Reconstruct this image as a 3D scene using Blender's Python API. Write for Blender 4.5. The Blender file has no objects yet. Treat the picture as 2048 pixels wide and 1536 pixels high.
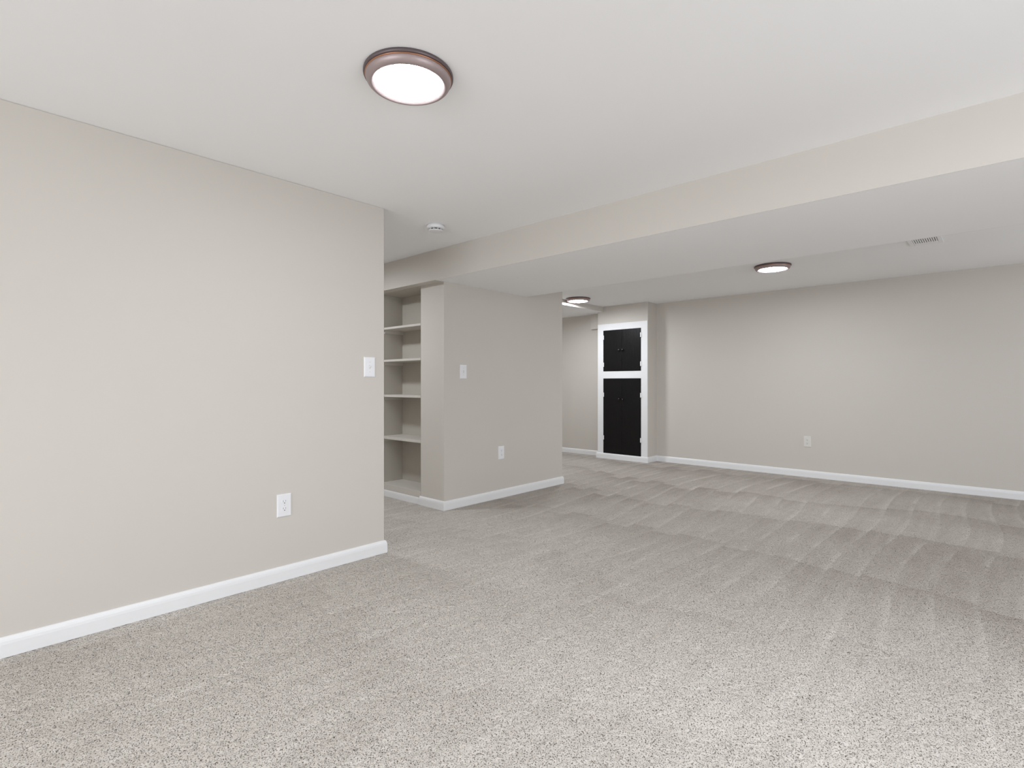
import bpy, bmesh, math, random
import numpy as np
from mathutils import Vector, Matrix
C = bpy.context.scene.collection
sc = bpy.context.scene

# ---------------- camera, world, exposure ----------------
CAM_H = 1.068
H = 2.181          # main ceiling
HS = 1.931         # underside of the soffit
FPX = 1058.0
YAW = math.atan(970 / FPX)
cam = bpy.data.cameras.new('camera')
cam.sensor_width = 36.0
cam.lens = FPX / 2048 * 36.0
cam.clip_start = 0.02
co = bpy.data.objects.new('camera', cam)
C.objects.link(co)
co.location = (0, 0, CAM_H)
co.rotation_euler = (math.pi / 2, 0, YAW)
sc.camera = co
w = bpy.data.worlds.new('world'); sc.world = w
w.use_nodes = True
w.node_tree.nodes['Background'].inputs[0].default_value = (0.75, 0.85, 1, 1)
w.node_tree.nodes['Background'].inputs[1].default_value = 0.0
sc.view_settings.view_transform = 'Standard'
sc.view_settings.look = 'None'
sc.view_settings.gamma = 1
sc.view_settings.use_curve_mapping = False
sc.view_settings.exposure = 0.09

# strength of each fixture's diffuser, and daylight power of added unseen windows behind and right of the camera
S = dict(near=46.0, far=104.0, alcove=120.0, rear=140.0, hall=122.0, right=150.0, farright=15.0, alcove2=28.0, window=97.0, window2=36.0, window3=15.0)
def daylight(name, loc, rot, sx, sy, power, col=(0.94, 0.985, 1.055)):  # area light as fill, for windows added out of view
    l = bpy.data.lights.new(name, 'AREA'); l.shape = 'RECTANGLE'
    l.size = sx; l.size_y = sy; l.energy = power; l.color = col
    o = bpy.data.objects.new(name, l); C.objects.link(o)
    o.location = loc; o.rotation_euler = rot
    return o
X0, X1, Y0 = -2.864, 2.0, -4.2       # left wall face, right wall face, wall behind the camera
daylight('window_daylight', (-0.5, Y0 + 0.02, 1.1), (math.pi / 2, 0, 0), 3.6, 1.9, S['window'])  # fill light in the added, unseen rear window
daylight('side_window_daylight', (X1 - 0.02, 1.2, 1.15), (math.pi / 2, 0, math.pi / 2), 2.0, 1.6, S['window2'])
daylight('far_window_daylight', (X1 - 0.02, 5.3, 1.35), (math.pi / 2, 0, math.pi / 2), 1.8, 1.0, S['window3'])

# ---------------- materials ----------------
def mat(name, col, rough=0.6, metal=0.0, spec=0.5):
    m = bpy.data.materials.new(name); m.use_nodes = True
    b = m.node_tree.nodes['Principled BSDF']
    b.inputs['Base Color'].default_value = (*col, 1)
    b.inputs['Roughness'].default_value = rough
    b.inputs['Metallic'].default_value = metal
    b.inputs['Specular IOR Level'].default_value = spec
    return m
def N(m, t, **kw):
    n = m.node_tree.nodes.new(t)
    for k, v in kw.items(): setattr(n, k, v)
    return n
def L(m, a, b): m.node_tree.links.new(a, b)
def paint(name, col, rough, bump=0.05, scale=260.0, spec=0.35):
    """rolled wall paint: faint orange peel bump and a very slight tone drift"""
    m = mat(name, col, rough, spec=spec)
    b = m.node_tree.nodes['Principled BSDF']
    tc = N(m, 'ShaderNodeTexCoord')
    n1 = N(m, 'ShaderNodeTexNoise'); n1.inputs['Scale'].default_value = scale
    L(m, tc.outputs['Object'], n1.inputs['Vector'])
    bp = N(m, 'ShaderNodeBump'); bp.inputs['Strength'].default_value = bump
    bp.inputs['Distance'].default_value = 0.001
    L(m, n1.outputs['Fac'], bp.inputs['Height']); L(m, bp.outputs['Normal'], b.inputs['Normal'])
    n2 = N(m, 'ShaderNodeTexNoise'); n2.inputs['Scale'].default_value = 1.3
    L(m, tc.outputs['Object'], n2.inputs['Vector'])
    mx = N(m, 'ShaderNodeMix', data_type='RGBA')
    mx.inputs['A'].default_value = (*[c * 0.985 for c in col], 1)
    mx.inputs['B'].default_value = (*[min(1, c * 1.015) for c in col], 1)
    L(m, n2.outputs['Fac'], mx.inputs['Factor']); L(m, mx.outputs['Result'], b.inputs['Base Color'])
    return m
WALL = paint('greige_wall_paint', (0.645, 0.608, 0.558), 0.55)
CEIL = paint('ceiling_paint', (0.95, 0.95, 0.95), 0.9, spec=0.1)
TRIM = paint('trim_paint', (0.86, 0.865, 0.87), 0.35, bump=0.02)
SHELF = paint('shelf_paint', (0.63, 0.595, 0.545), 0.45, bump=0.03)
NICHE = paint('bookcase_interior_paint', (0.52, 0.485, 0.43), 0.5, bump=0.03)  # duller panel paint, darkened further to put recess shade in its colour
PLATE = mat('white_plastic', (0.86, 0.865, 0.885), 0.3)
PLATE_G = mat('ivory_plastic', (0.74, 0.72, 0.68), 0.35)
SLOT = mat('dark_slot', (0.03, 0.03, 0.03), 0.8)
GREY = mat('duct_grey', (0.13, 0.13, 0.13), 0.7)
SCREW = mat('painted_screw', (0.7, 0.7, 0.71), 0.35, 0.3)
VENTM = mat('vent_enamel', (0.90, 0.90, 0.90), 0.4)
DETM = mat('detector_plastic', (0.84, 0.845, 0.85), 0.4)
KNOB = mat('dark_metal_knob', (0.06, 0.055, 0.05), 0.22, 0.9)

BLACK = mat('black_paint', (0.005, 0.0045, 0.005), 0.4, spec=0.25)
def _blk():
    m = BLACK; b = m.node_tree.nodes['Principled BSDF']
    tc = N(m, 'ShaderNodeTexCoord'); mp = N(m, 'ShaderNodeMapping')
    mp.inputs['Scale'].default_value = (24, 24, 3)
    n = N(m, 'ShaderNodeTexNoise'); n.inputs['Scale'].default_value = 3.0; n.inputs['Detail'].default_value = 6
    L(m, tc.outputs['Object'], mp.inputs['Vector']); L(m, mp.outputs['Vector'], n.inputs['Vector'])
    mr = N(m, 'ShaderNodeMapRange'); mr.inputs['To Min'].default_value = 0.28; mr.inputs['To Max'].default_value = 0.5
    L(m, n.outputs['Fac'], mr.inputs['Value']); L(m, mr.outputs['Result'], b.inputs['Roughness'])
    bp = N(m, 'ShaderNodeBump'); bp.inputs['Strength'].default_value = 0.5; bp.inputs['Distance'].default_value = 0.004
    L(m, n.outputs['Fac'], bp.inputs['Height']); L(m, bp.outputs['Normal'], b.inputs['Normal'])
_blk()
BRONZE = mat('oil_rubbed_bronze', (0.40, 0.325, 0.32), 0.42, 0.5)
DARKB = mat('dark_bronze', (0.15, 0.12, 0.125), 0.4, 0.6)
COPPER = mat('rubbed_copper_edge', (0.50, 0.25, 0.15), 0.3, 0.9)
def emis(strength):
    m = bpy.data.materials.new('lamp_diffuser'); m.use_nodes = True
    nt = m.node_tree; nt.nodes.clear()
    o = nt.nodes.new('ShaderNodeOutputMaterial'); e = nt.nodes.new('ShaderNodeEmission')
    e.inputs[0].default_value = (0.94, 0.98, 1.035, 1); e.inputs[1].default_value = strength
    nt.links.new(e.outputs[0], o.inputs[0]); return m
GLOW = emis(40)

def carpet():
    m = mat('cut_pile_carpet', (0.4, 0.37, 0.34), 0.95, spec=0.05)
    b = m.node_tree.nodes['Principled BSDF']
    tc = N(m, 'ShaderNodeTexCoord')
    def noise(scale, detail=2.0, src=None, rough=0.5):
        n = N(m, 'ShaderNodeTexNoise'); n.inputs['Scale'].default_value = scale
        n.inputs['Detail'].default_value = detail; n.inputs['Roughness'].default_value = rough
        L(m, src or tc.outputs['Object'], n.inputs['Vector']); return n.outputs['Fac']
    def mth(op, a, b2=None, c=None, clamp=False):
        n = N(m, 'ShaderNodeMath', operation=op); n.use_clamp = clamp
        for i, v in enumerate((a, b2, c)):
            if v is None: continue
            if isinstance(v, (int, float)): n.inputs[i].default_value = v
            else: L(m, v, n.inputs[i])
        return n.outputs[0]
    def rng(v, a, b2, c, d, smooth=False):
        n = N(m, 'ShaderNodeMapRange')
        if smooth: n.interpolation_type = 'SMOOTHSTEP'
        L(m, v, n.inputs['Value'])
        for k, x in zip(('From Min', 'From Max', 'To Min', 'To Max'), (a, b2, c, d)): n.inputs[k].default_value = x
        return n.outputs['Result']
    # yarn colour: pale tufts, dark flecks paint in the shade of crevices between them
    tuft = noise(320, 2.5, rough=0.6)
    fleck = noise(215, 1.5)
    clump = noise(9, 3)
    fl = rng(mth('ADD', mth('MULTIPLY', tuft, 0.55), mth('MULTIPLY', fleck, 0.45)), 0.305, 0.478, 0, 1, True)
    # vacuum strokes: lanes along y, each stroke a run of pile laid one way
    sep = N(m, 'ShaderNodeSeparateXYZ'); L(m, tc.outputs['Object'], sep.inputs[0])
    wob = mth('MULTIPLY', mth('SUBTRACT', noise(0.45, 0), 0.5), 0.5)
    x = mth('DIVIDE', mth('ADD', sep.outputs['X'], wob), 0.18)
    col = mth('FLOOR', x)
    fx = mth('FRACT', x)
    wn = N(m, 'ShaderNodeTexWhiteNoise', noise_dimensions='1D'); L(m, col, wn.inputs['W'])
    # rows of strokes, each row ending in a slightly slanted, ragged front
    rag = mth('ADD', mth('MULTIPLY', wn.outputs['Value'], 0.20), mth('MULTIPLY', noise(0.5, 1), 0.9))
    yy = mth('ADD', mth('DIVIDE', mth('ADD', sep.outputs['Y'], mth('MULTIPLY', wob, 0.5)), 1.0), rag)
    fy = mth('FRACT', yy)
    row = mth('FLOOR', yy)
    wr = N(m, 'ShaderNodeTexWhiteNoise', noise_dimensions='2D')
    cb2 = N(m, 'ShaderNodeCombineXYZ'); L(m, col, cb2.inputs[0]); L(m, row, cb2.inputs[1]); L(m, cb2.outputs[0], wr.inputs['Vector'])
    far_end = rng(fy, 0.45, 1.0, 0, 1)                               # pile leans away towards each stroke's far end
    cross = mth('SUBTRACT', rng(fx, 0.0, 1.0, 0, 1), 0.5)
    edge = mth('MULTIPLY', rng(fx, 0.70, 0.95, 0, 1, True), rng(fx, 0.95, 1.0, 1, 0, True))
    # strokes strengthen along y; the same weight paints far-off dimming into the carpet colour
    amp = mth('ADD', rng(noise(0.45, 2), 0.38, 0.62, 0.25, 0.6, True), rng(sep.outputs['Y'], 1.6, 4.0, 0.0, 0.75, True))
    amp = mth('MULTIPLY', amp, 1.25)
    lay = mth('ADD', mth('ADD', mth('MULTIPLY', far_end, -0.09), -0.215), mth('MULTIPLY', mth('MULTIPLY', edge, rng(noise(2.2, 2), 0.42, 0.6, 0, 1, True)), 0.075))
    lay = mth('ADD', lay, mth('ADD', mth('MULTIPLY', cross, 0.03), mth('MULTIPLY', mth('SUBTRACT', wr.outputs['Value'], 0.5), 0.03)))
    lay = mth('ADD', mth('MULTIPLY', lay, amp), mth('MULTIPLY', mth('SUBTRACT', noise(0.6, 3), 0.5), 0.10))
    streak = N(m, 'ShaderNodeMapping'); streak.inputs['Scale'].default_value = (16, 2.2, 1); L(m, tc.outputs['Object'], streak.inputs['Vector'])
    sn = noise(1.0, 3, streak.outputs['Vector'])
    lay = mth('ADD', mth('ADD', lay, mth('MULTIPLY', mth('SUBTRACT', sn, 0.5), 0.22)), mth('ADD', 0.93, mth('MULTIPLY', mth('SUBTRACT', clump, 0.5), 0.10)))
    mx = N(m, 'ShaderNodeMix', data_type='RGBA')
    mx.inputs['A'].default_value = (0.145, 0.098, 0.073, 1)
    mx.inputs['B'].default_value = (0.775, 0.730, 0.672, 1)
    L(m, mth('MULTIPLY', fl, lay, clamp=True), mx.inputs['Factor'])      # stroke lean and painted far dimming both mix towards brown base
    L(m, mx.outputs['Result'], b.inputs['Base Color'])
    bp = N(m, 'ShaderNodeBump'); bp.inputs['Strength'].default_value = 0.9; bp.inputs['Distance'].default_value = 0.006
    L(m, mth('ADD', fl, mth('MULTIPLY', noise(60, 2), 0.8)), bp.inputs['Height'])
    L(m, bp.outputs['Normal'], b.inputs['Normal'])
    return m
CARPET = carpet()

# ---------------- helpers ----------------
def add_box(bm, x0, x1, y0, y1, z0, z1, mi=0):
    v = [bm.verts.new((x, y, z)) for z in (z0, z1) for y in (y0, y1) for x in (x0, x1)]
    for q in ((0, 2, 3, 1), (4, 5, 7, 6), (0, 1, 5, 4), (2, 6, 7, 3), (0, 4, 6, 2), (1, 3, 7, 5)):
        f = bm.faces.new([v[i] for i in q]); f.material_index = mi
    return v
def obj(name, bm, m, parent=None, bevel=0, seg=2, smooth=False, loc=None):
    bmesh.ops.recalc_face_normals(bm, faces=bm.faces)
    me = bpy.data.meshes.new(name); bm.to_mesh(me); bm.free()
    for mm in (m if isinstance(m, (list, tuple)) else [m]): me.materials.append(mm)
    if smooth:
        for p in me.polygons: p.use_smooth = True
    o = bpy.data.objects.new(name, me); C.objects.link(o)
    if parent: o.parent = parent
    if loc: o.location = loc
    if bevel:
        b = o.modifiers.new('bevel', 'BEVEL'); b.width = bevel; b.segments = seg; b.limit_method = 'ANGLE'
    return o
def boxes(name, lst, m, parent=None, **kw):
    bm = bmesh.new()
    for b in lst: add_box(bm, *b)
    return obj(name, bm, m, parent, **kw)
def struct(o): o['kind'] = 'structure'; return o
def thing(name, label, cat, loc=(0, 0, 0), rotz=0, group=None):
    o = bpy.data.objects.new(name, None); C.objects.link(o)
    o.location = loc; o.rotation_euler = (0, 0, rotz); o.empty_display_size = 0.1
    o['label'] = label; o['category'] = cat
    if group: o['group'] = group
    return o
def lathe(bm, prof, seg=96, mi=0, cap_first=False, cap_last=False, axis='z'):
    def P(r, z, a):
        return (r * math.cos(a), r * math.sin(a), z) if axis == 'z' else (r * math.cos(a), z, r * math.sin(a))
    rings = []
    for r, z in prof:
        if r < 1e-6: rings.append([bm.verts.new(P(0, z, 0))] * seg)
        else: rings.append([bm.verts.new(P(r, z, 2 * math.pi * k / seg)) for k in range(seg)])
    for a, b in zip(rings, rings[1:]):
        for k in range(seg):
            q = []
            for v in (a[k], a[(k + 1) % seg], b[(k + 1) % seg], b[k]):
                if v not in q: q.append(v)
            if len(q) > 2:
                f = bm.faces.new(q); f.material_index = mi
    if cap_first: bm.faces.new(rings[0]).material_index = mi
    if cap_last: bm.faces.new(rings[-1]).material_index = mi
def dup(root, loc, rotz, label):
    r = root.copy(); C.objects.link(r); r.location = loc; r.rotation_euler = (0, 0, rotz); r['label'] = label
    for ch in list(root.children):
        c = ch.copy(); C.objects.link(c); c.parent = r
        for g in ch.children:
            d = g.copy(); C.objects.link(d); d.parent = c
    return r

# ---------------- room shell ----------------
YB, XC, YC = 2.900, -3.437, 4.545      # bookcase face, closet block side face, its far end
YF = 6.762                              # far wall
YL = 6.680                              # far wall of the left alcove
XL = -5.7                               # left end of hall and alcove
BX0, BX1, BY = -4.283, -3.483, 6.520    # boxed chase with the cupboard
NX0, NX1, NY = -4.377, -3.749, 3.150    # bookcase niche
BF, SE = 2.803, 3.965                   # beam face, far edge of the soffit

def carpet_floor():
    # one continuous carpet, gently uneven pile modelled in the mesh
    def axis(pts):
        out = []
        for (a, b, s) in pts: out += list(np.arange(a, b, s))
        out.append(pts[-1][1]); return np.array(out)
    xs = axis([(XL - 0.1, -3.6, 0.02), (-3.6, 0.2, 0.0075), (0.2, X1 + 0.1, 0.02)])
    ys = axis([(Y0 - 0.1, 0.1, 0.05), (0.1, 3.2, 0.0075), (3.2, YF + 0.1, 0.012)])
    X, Y = np.meshgrid(xs, ys)
    rs = np.random.RandomState(4)
    Z = rs.uniform(-0.0032, 0.0022, X.shape)
    jx = rs.uniform(-0.0022, 0.0022, X.shape); jy = rs.uniform(-0.0022, 0.0022, X.shape)
    ny, nx = X.shape
    co_ = np.stack([X + jx, Y + jy, Z], -1).reshape(-1, 3).astype(np.float32)
    i = np.arange(nx * ny).reshape(ny, nx)
    q = np.stack([i[:-1, :-1], i[:-1, 1:], i[1:, 1:], i[1:, :-1]], -1).reshape(-1, 4).astype(np.int32)
    me = bpy.data.meshes.new('floor')
    me.vertices.add(len(co_)); me.vertices.foreach_set('co', co_.ravel())
    me.loops.add(q.size); me.loops.foreach_set('vertex_index', q.ravel())
    me.polygons.add(len(q)); me.polygons.foreach_set('loop_start', np.arange(0, q.size, 4, dtype=np.int32))
    me.update(calc_edges=True)
    me.polygons.foreach_set('use_smooth', np.ones(len(q), dtype=bool))
    me.materials.append(CARPET)
    o = bpy.data.objects.new('floor', me); C.objects.link(o); struct(o)
carpet_floor()

T = 0.12
struct(boxes('ceiling', [(XL - T, X1 + T, Y0 - T, YF + T, H, H + 0.12)], CEIL))
struct(boxes('ceiling_soffit', [(XC, X1, BF + 0.002, SE - 0.002, HS, H)], CEIL))
struct(boxes('wall_beam', [(XC, X1, BF, BF + 0.002, HS, H), (XC, X1, SE - 0.002, SE, HS, H),
                           (XL, XC, BF, YB, HS, H)], WALL))
struct(boxes('wall_left', [(X0 - T, X0, Y0, 1.925, 0, H)], WALL, bevel=0.004))
struct(boxes('wall_hall_side', [(XL - T, XL, Y0, YF, 0, H)], WALL))
struct(boxes('wall_hall_return', [(XL, X0 - T, 0.9, 1.02, 0, H)], WALL))
SW = (0.2, 2.2, 0.35, 1.95); FW = (4.4, 6.2, 0.85, 1.85)          # windows added in the right wall to carry fill light, outside the view
struct(boxes('wall_right', [(X1, X1 + T, Y0, SW[0], 0, H), (X1, X1 + T, SW[1], FW[0], 0, H), (X1, X1 + T, FW[1], YF, 0, H)] +
             [(X1, X1 + T, q[0], q[1], za, zb) for q in (SW, FW) for za, zb in ((0, q[2]), (q[3], H))], WALL))
for k, q in enumerate((SW, FW)):
    e = 0.05; xa, xb = X1 + 0.04, X1 + 0.09; ym = (q[0] + q[1]) / 2
    struct(boxes('window_%d' % (k + 2), [(xa, xb, q[0], q[1], q[2], q[2] + e), (xa, xb, q[0], q[1], q[3] - e, q[3]),
           (xa, xb, q[0], q[0] + e, q[2] + e, q[3] - e), (xa, xb, q[1] - e, q[1], q[2] + e, q[3] - e), (xa, xb, ym - 0.02, ym + 0.02, q[2] + e, q[3] - e)], TRIM))
struct(boxes('wall_far', [(BX1, X1 + T, YF, YF + T, 0, H)], WALL))
struct(boxes('wall_alcove', [(XL, BX0, YL, YF + T, 0, H)], WALL))
struct(boxes('wall_chase', [(BX0, BX1, BY, YF + T, 0, H)], WALL, bevel=0.003))
struct(boxes('wall_closet', [(NX1, XC, YB, YC, 0, H), (XL, NX0, YB, YC, 0, H), (NX0, NX1, NY + 0.01, YC, 0, H),
                             (NX0, NX1, YB, NY + 0.01, HS, H)], WALL))
# lower ceiling over the alcove with its painted edge
struct(boxes('ceiling_alcove', [(XL, -4.192, YC, YL, 2.108, H)], CEIL))
struct(boxes('wall_alcove_edge', [(-4.192, -4.190, YC, BY, 2.108, H)], WALL))
# wall behind the camera with an added unseen window opening
WX0, WX1, WZ0, WZ1 = -2.3, 1.3, 0.15, 2.05
struct(boxes('wall_rear', [(X0 - T, WX0, Y0 - T, Y0, 0, H), (WX1, X1 + T, Y0 - T, Y0, 0, H),
                           (WX0, WX1, Y0 - T, Y0, 0, WZ0), (WX0, WX1, Y0 - T, Y0, WZ1, H)], WALL))
wf = struct(boxes('window_1', [(WX0, WX1, Y0 - 0.09, Y0 - 0.04, WZ0, WZ0 + 0.05), (WX0, WX1, Y0 - 0.09, Y0 - 0.04, WZ1 - 0.05, WZ1),
                        (WX0, WX0 + 0.05, Y0 - 0.09, Y0 - 0.04, WZ0 + 0.05, WZ1 - 0.05), (WX1 - 0.05, WX1, Y0 - 0.09, Y0 - 0.04, WZ0 + 0.05, WZ1 - 0.05),
                        (-0.52, -0.48, Y0 - 0.09, Y0 - 0.04, WZ0 + 0.05, WZ1 - 0.05)], TRIM))
# small boxed duct high on the alcove wall
tr = struct(boxes('trim_1', [(-4.478, BX0, 6.630, YL, 1.884, 2.108)], WALL, bevel=0.002))

# baseboards: profile swept along a path on the room side of each wall
BH = 0.079
PROF = [(0, 0), (0.0145, 0), (0.0145, BH * 0.66), (0.0130, BH * 0.80), (0.0105, BH * 0.90), (0.0065, BH * 0.97), (0.002, BH), (0, BH)]
def baseboard(name, path, h=1.0, th=1.0):
    """path runs with the room on its right-hand side"""
    bm = bmesh.new(); rings = []
    P = [Vector((a, b)) for a, b in path]
    for i, p in enumerate(P):
        ns = []
        if i > 0: d = (p - P[i - 1]).normalized(); ns.append(Vector((d.y, -d.x)))
        if i < len(P) - 1: d = (P[i + 1] - p).normalized(); ns.append(Vector((d.y, -d.x)))
        n = sum(ns, Vector((0, 0))) / len(ns)
        if len(ns) == 2: n = n / n.length_squared
        rings.append([bm.verts.new((p.x + n.x * o_ * th, p.y + n.y * o_ * th, z * h)) for o_, z in PROF])
    for a, b in zip(rings, rings[1:]):
        for k in range(len(PROF) - 1): bm.faces.new((a[k], b[k], b[k + 1], a[k + 1]))
    bm.faces.new(rings[0]); bm.faces.new(rings[-1][::-1])
    return struct(obj(name, bm, TRIM, bevel=0.0012, seg=2))
baseboard('baseboard_left', [(X0, Y0), (X0, 1.925), (X0 - T, 1.925), (X0 - T, 1.02)])
baseboard('baseboard_closet', [(NX1 - 0.012, YB), (XC, YB), (XC, YC), (XC - 0.6, YC)])
baseboard('baseboard_bookcase', [(XL, YB), (NX1 - 0.0125, YB)], h=0.78, th=0.45)
baseboard('baseboard_alcove', [(XL, YL), (BX0 - 0.0005, YL)], h=0.92)
baseboard('baseboard_chase', [(BX0, YL - 0.016), (BX0, BY - 0.013), (BX1, BY - 0.013), (BX1, YF), (X1, YF)])
baseboard('baseboard_right', [(X1, YF - 0.016), (X1, Y0)])

# ---------------- bookcase in the niche ----------------
bc = thing('built_in_bookcase', 'greige painted built-in bookcase with empty shelves recessed in the closet wall', 'bookcase', ((NX0 + NX1) / 2, YB, 0))
def P(x, y, z=0): return (x - (NX0 + NX1) / 2, y - YB, z)
def nb(name, x0, x1, y0, y1, z0, z1, m=SHELF, bevel=0.001):
    cx = (NX0 + NX1) / 2
    return boxes(name, [(x0 - cx, x1 - cx, y0 - YB, y1 - YB, z0, z1)], m, bc, bevel=bevel)
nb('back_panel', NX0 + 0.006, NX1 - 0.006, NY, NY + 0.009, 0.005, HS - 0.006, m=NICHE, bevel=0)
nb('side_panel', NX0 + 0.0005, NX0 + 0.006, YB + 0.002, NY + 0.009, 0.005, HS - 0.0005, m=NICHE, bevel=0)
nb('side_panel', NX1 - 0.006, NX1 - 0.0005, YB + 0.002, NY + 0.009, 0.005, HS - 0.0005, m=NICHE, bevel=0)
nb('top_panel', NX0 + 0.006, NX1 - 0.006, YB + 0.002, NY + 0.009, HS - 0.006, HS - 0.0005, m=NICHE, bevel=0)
nb('base_panel', NX0 + 0.006, NX1 - 0.006, YB + 0.001, NY, 0.005, 0.120)
for zt, th in ((1.606, 0.020), (1.299, 0.020), (0.966, 0.021), (0.569, 0.024)):
    nb('shelf', NX0 + 0.0062, NX1 - 0.0062, YB, NY, zt - th, zt)
    nb('shelf_cleat', NX0 + 0.006, NX0 + 0.024, YB + 0.035, NY, zt - th - 0.030, zt - th)
    nb('shelf_cleat', NX1 - 0.024, NX1 - 0.006, YB + 0.035, NY, zt - th - 0.030, zt - th)

# ---------------- black-doored cupboard ----------------
cb = thing('built_in_cupboard', 'white framed built-in cupboard with four black doors in the boxed chase', 'cupboard', (BX0, BY, 0))
def cbx(name, lst, m, parent=cb, **kw):
    return boxes(name, [(a - BX0, b - BX0, c - BY, d - BY, e, f) for a, b, c, d, e, f in lst], m, parent, **kw)
FX0, FX1, DX0, DX1, ZT = -4.276, -3.484, -4.181, -3.579, 1.927
D1B, D1T, D2B, D2T = 1.248, 1.836, 0.072, 1.148
FY = BY - 0.012
cbx('face_frame', [(FX0, DX0, FY, BY, 0.0, ZT), (DX1, FX1, FY, BY, 0.0, ZT), (DX0, DX1, FY, BY, D1T, ZT),
                   (DX0, DX1, FY, BY, D2T, D1B), (DX0, DX1, FY, BY, 0.0, D2B)], TRIM)
MID = -3.878
def door(x0, x1, z0, z1, knob_x, knob_z, hx, hs, hz):
    d = cbx('door', [(x0 + 0.002, x1 - 0.002, FY - 0.004, BY - 0.0005, z0 + 0.002, z1 - 0.002)], BLACK, bevel=0.0015)
    bm = bmesh.new()
    lathe(bm, [(0, -0.030), (0.008, -0.0295), (0.0135, -0.026), (0.0155, -0.021), (0.0135, -0.016), (0.007, -0.011), (0.006, -0.004), (0.010, -0.0005), (0.010, 0.0)], 24, axis='y')
    k = obj('knob', bm, KNOB, d, smooth=True, loc=(knob_x - BX0, FY - 0.004 - BY, knob_z))
    for z in hz:
        bm = bmesh.new()
        add_box(bm, hx - 0.011 - BX0, hx + 0.013 - BX0, FY - 0.0062 - BY, FY - 0.0042 - BY, z - 0.030, z + 0.030)
        # knuckle of the painted hinge
        vs = []
        for zz in (z - 0.032, z + 0.032):
            vs.append([bm.verts.new((hx - BX0 + 0.0045 * math.cos(t * math.pi / 4), FY - 0.0075 - BY + 0.0045 * math.sin(t * math.pi / 4), zz)) for t in range(8)])
        for t in range(8): bm.faces.new((vs[0][t], vs[0][(t + 1) % 8], vs[1][(t + 1) % 8], vs[1][t]))
        bm.faces.new(vs[0]); bm.faces.new(vs[1])
        h = obj('hinge', bm, TRIM, d); h['label'] = 'small hinge painted white'
    return d
door(DX0, MID, D1B, D1T, -3.914, 1.546, DX0, -1, (1.735, 1.345))
door(MID, DX1, D1B, D1T, -3.858, 1.546, DX1, 1, (1.740, 1.345))
door(DX0, MID, D2B, D2T, -3.914, 0.856, DX0, -1, (0.915, 0.30))
door(MID, DX1, D2B, D2T, -3.856, 0.852, DX1, 1, (0.915, 0.30))

# ---------------- ceiling lights ----------------
def ceiling_light(loc, label):
    t = thing('ceiling_light', label, 'ceiling light', loc, 0, 'round bronze flush ceiling lights')
    bm = bmesh.new()
    # pan against the ceiling
    lathe(bm, [(0.10, 0), (0.1570, 0.0), (0.1590, -0.003), (0.1590, -0.009), (0.1575, -0.0125), (0.1550, -0.0132), (0.150, -0.0132)])
    obj('mounting_ring', bm, DARKB, t, smooth=True)
    bm = bmesh.new()
    lathe(bm, [(0.1530, -0.0132), (0.1538, -0.0150), (0.1525, -0.0166), (0.1505, -0.0168)])
    o = obj('accent_ring', bm, COPPER, t, smooth=True); o['label'] = 'thin rubbed copper line round the trim'
    bm = bmesh.new()
    lathe(bm, [(0.1505, -0.0168), (0.1508, -0.0200), (0.1495, -0.0260), (0.1460, -0.0325), (0.1410, -0.0375), (0.1355, -0.0405), (0.1310, -0.0408), (0.1270, -0.0392), (0.1235, -0.0370), (0.1205, -0.0352), (0.1190, -0.0340)])
    obj('bezel', bm, BRONZE, t, smooth=True)
    bm = bmesh.new()
    prof = [(0.1190, -0.0340)] + [(0.1190 * math.cos(a), -0.0340 - 0.0065 * math.sin(a)) for a in [k * math.pi / 16 for k in range(1, 8)]] + [(0, -0.0405)]
    lathe(bm, prof)
    o = obj('diffuser', bm, GLOW, t, smooth=True); o['label'] = 'glowing white diffuser'
    return t
l0 = ceiling_light((-1.560, 1.152, H), 'round bronze ceiling light nearest the camera, on the main ceiling')
LAMPS = [(l0, 'near')]
for key, loc, lab in (('far', (-1.557, 5.326, H), 'bronze ceiling light above the far carpet, beyond the soffit'),
                      ('alcove', (-4.021, 5.660, H), 'bronze ceiling light beside the far corner of the closet wall, left of the cupboard'),
                      ('rear', (-1.532, -2.4, H), 'bronze ceiling light behind the camera'),  # unseen lamp added to brighten the near room
                      ('hall', (-4.25, 1.85, H), 'bronze ceiling light in the side hall, behind the big left wall'),
                      ('right', (0.9, 1.126, H), 'bronze ceiling light on the main ceiling near the right wall'),  # added out of view as fill from the side
                      ('farright', (0.75, 4.75, H), 'bronze ceiling light beyond the soffit near the right wall'),
                      ('alcove2', (-5.3, 5.55, 2.108), 'bronze ceiling light on the lower ceiling of the alcove')):  # hidden by the closet block, added to light the alcove
    if S[key] <= 0: continue
    LAMPS.append((dup(l0, loc, 0, lab), key))
for o, key in LAMPS:
    if key not in ('near', 'far', 'alcove'): del o['group']
    for ch in o.children:
        if ch.name.startswith('diffuser'):
            ch.material_slots[0].link = 'OBJECT'; ch.material_slots[0].material = emis(S[key])

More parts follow.
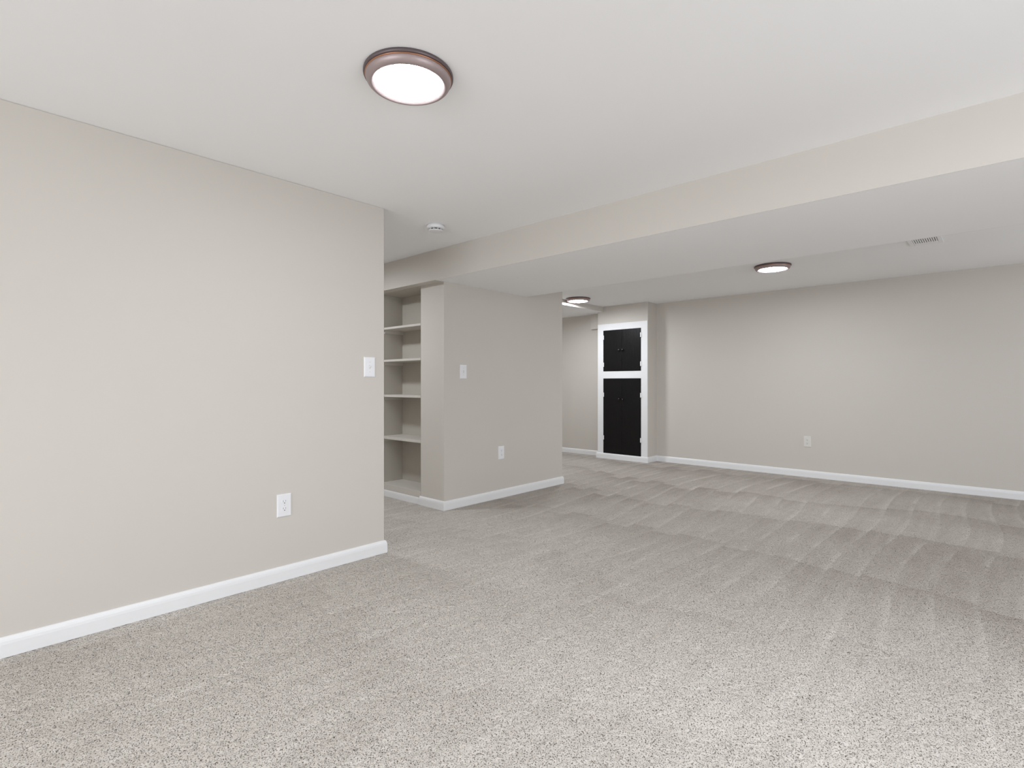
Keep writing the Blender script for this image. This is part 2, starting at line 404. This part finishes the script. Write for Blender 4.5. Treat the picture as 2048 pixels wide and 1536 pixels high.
# ---------------- smoke detector ----------------
sd = thing('smoke_detector', 'white round smoke detector on the ceiling near the beam', 'smoke detector', (-2.905, 2.375, H))
bm = bmesh.new()
lathe(bm, [(0.03, 0), (0.056, 0), (0.058, -0.004), (0.062, -0.007), (0.063, -0.018), (0.060, -0.024), (0.052, -0.027), (0.040, -0.027)], 64)
obj('housing', bm, DETM, sd, smooth=True)
bm = bmesh.new(); lathe(bm, [(0.040, -0.027), (0.040, -0.038)], 64)
obj('sensor_opening', bm, SLOT, sd)
bm = bmesh.new(); lathe(bm, [(0.040, -0.036), (0.050, -0.036), (0.051, -0.039), (0.046, -0.043), (0.020, -0.045), (0, -0.045)], 64)
for k in range(10):
    a = 2 * math.pi * k / 10 + 0.3
    vs = add_box(bm, 0.0400, 0.0475, -0.0018, 0.0018, -0.0365, -0.0265)
    bmesh.ops.rotate(bm, verts=vs, cent=(0, 0, 0), matrix=Matrix.Rotation(a, 3, 'Z'))
obj('cover', bm, DETM, sd)

# ---------------- ceiling register ----------------
vx0, vx1, vy0, vy1 = -0.515, -0.305, 4.985, 5.315
vt = thing('air_vent', 'white slotted air vent on the ceiling behind the soffit', 'air vent', ((vx0 + vx1) / 2, (vy0 + vy1) / 2, H))
hw, hd = (vx1 - vx0) / 2, (vy1 - vy0) / 2
bm = bmesh.new()
ix, iy = hw - 0.030, hd - 0.082
add_box(bm, -hw, -ix, -hd, hd, -0.009, 0); add_box(bm, ix, hw, -hd, hd, -0.009, 0)
add_box(bm, -ix, ix, -hd, -iy, -0.009, 0); add_box(bm, -ix, ix, iy, hd, -0.009, 0)
obj('frame', bm, VENTM, vt, bevel=0.003)
boxes('backing', [(-ix, ix, -iy, iy, -0.0012, -0.0002)], GREY, vt)
n = 11
for k in range(n):
    xk = -ix + (k + 0.5) * 2 * ix / n
    boxes('louver', [(xk - 0.0042, xk + 0.0042, -iy, iy, -0.0085, -0.0012)], VENTM, vt)

# ---------------- switches and outlets (built facing -y, then turned) ----------------
PW, PH, PT = 0.0395, 0.062, 0.0062
def plate(parent, holes, m=PLATE):
    bm = bmesh.new()
    # domed plate: outer rim low, face raised
    pts = [(PW, PH, 0.0), (PW, PH, 0.0025), (PW - 0.003, PH - 0.003, 0.0052), (PW - 0.007, PH - 0.007, PT)]
    rings = [[bm.verts.new((sx * a, -d, sz * b)) for sx, sz in ((-1, -1), (1, -1), (1, 1), (-1, 1))] for a, b, d in pts]
    for r0, r1 in zip(rings, rings[1:]):
        for k in range(4): bm.faces.new((r0[k], r0[(k + 1) % 4], r1[(k + 1) % 4], r1[k]))
    bm.faces.new(rings[-1]); bm.faces.new(rings[0][::-1])
    return obj('cover_plate', bm, m, parent, bevel=0.0008)
def disc(bm, x, z, r, d0, d1, seg=20):
    a = [bm.verts.new((x + r * math.cos(2 * math.pi * k / seg), -d0, z + r * math.sin(2 * math.pi * k / seg))) for k in range(seg)]
    b = [bm.verts.new((x + r * math.cos(2 * math.pi * k / seg), -d1, z + r * math.sin(2 * math.pi * k / seg))) for k in range(seg)]
    for k in range(seg): bm.faces.new((a[k], a[(k + 1) % seg], b[(k + 1) % seg], b[k]))
    bm.faces.new(a[::-1]); bm.faces.new(b)
def switch(loc, rotz, label):
    t = thing('light_switch', label, 'light switch', loc, rotz, None)
    plate(t, 'toggle')
    bm = bmesh.new(); add_box(bm, -0.0052, 0.0052, -PT - 0.0008, -PT + 0.0002, -0.012, 0.012)
    obj('toggle_opening', bm, PLATE_G, t)
    bm = bmesh.new()
    vs = add_box(bm, -0.0036, 0.0036, -PT - 0.0130, -PT + 0.0005, -0.0050, 0.0050)
    for v in vs:
        if v.co.y < -PT - 0.005: v.co.z = v.co.z * 0.75 + 0.0075; v.co.x *= 0.8
    obj('toggle', bm, PLATE, t, bevel=0.001)
    for z in (0.030, -0.030):
        bm = bmesh.new(); disc(bm, 0, z, 0.0030, PT - 0.0005, PT + 0.0009, 14); obj('screw', bm, SCREW, t)
    return t
def outlet(loc, rotz, label, m=PLATE):
    t = thing('wall_outlet', label, 'electrical outlet', loc, rotz, None)
    plate(t, 'duplex', m)
    for z in (0.0195, -0.0195):
        # receptacle face: circle cut flat above and below
        bm = bmesh.new(); seg = 32; R = 0.0172; cut = 0.0140
        pr = [(R * math.cos(2 * math.pi * k / seg), max(-cut, min(cut, R * math.sin(2 * math.pi * k / seg)))) for k in range(seg)]
        a = [bm.verts.new((x, -PT + 0.0004, z + zz)) for x, zz in pr]; b = [bm.verts.new((x, -PT - 0.0016, z + zz)) for x, zz in pr]
        for k in range(seg): bm.faces.new((a[k], a[(k + 1) % seg], b[(k + 1) % seg], b[k]))
        bm.faces.new(b); bm.faces.new(a[::-1])
        r = obj('receptacle', bm, m, t, bevel=0.0005)
        bm = bmesh.new()
        add_box(bm, -0.0072, -0.0056, -PT - 0.0019, -PT - 0.0010, z - 0.0005, z + 0.0085)
        add_box(bm, 0.0056, 0.0072, -PT - 0.0019, -PT - 0.0010, z + 0.0005, z + 0.0075)
        disc(bm, 0, z - 0.0068, 0.0027, PT + 0.0010, PT + 0.0019, 14)
        obj('slots', bm, SLOT, r)
    bm = bmesh.new(); disc(bm, 0, 0, 0.0030, PT - 0.0005, PT + 0.0009, 14); obj('screw', bm, SCREW, t)
    return t
R90 = math.pi / 2     # a plate built facing -y, turned to face +x
switch((X0, 1.817, 1.173), R90, 'white toggle switch near the end of the big left wall')
switch((XC, 3.117, 1.175), R90, 'white toggle switch on the closet wall beside the bookcase')
outlet((X0, 1.285, 0.408), R90, 'white duplex outlet low on the big left wall')
outlet((XC, 3.597, 0.423), R90, 'white duplex outlet low on the closet wall')
outlet((-1.603, YF, 0.407), 0, 'off-white duplex outlet low on the far wall', PLATE_G)
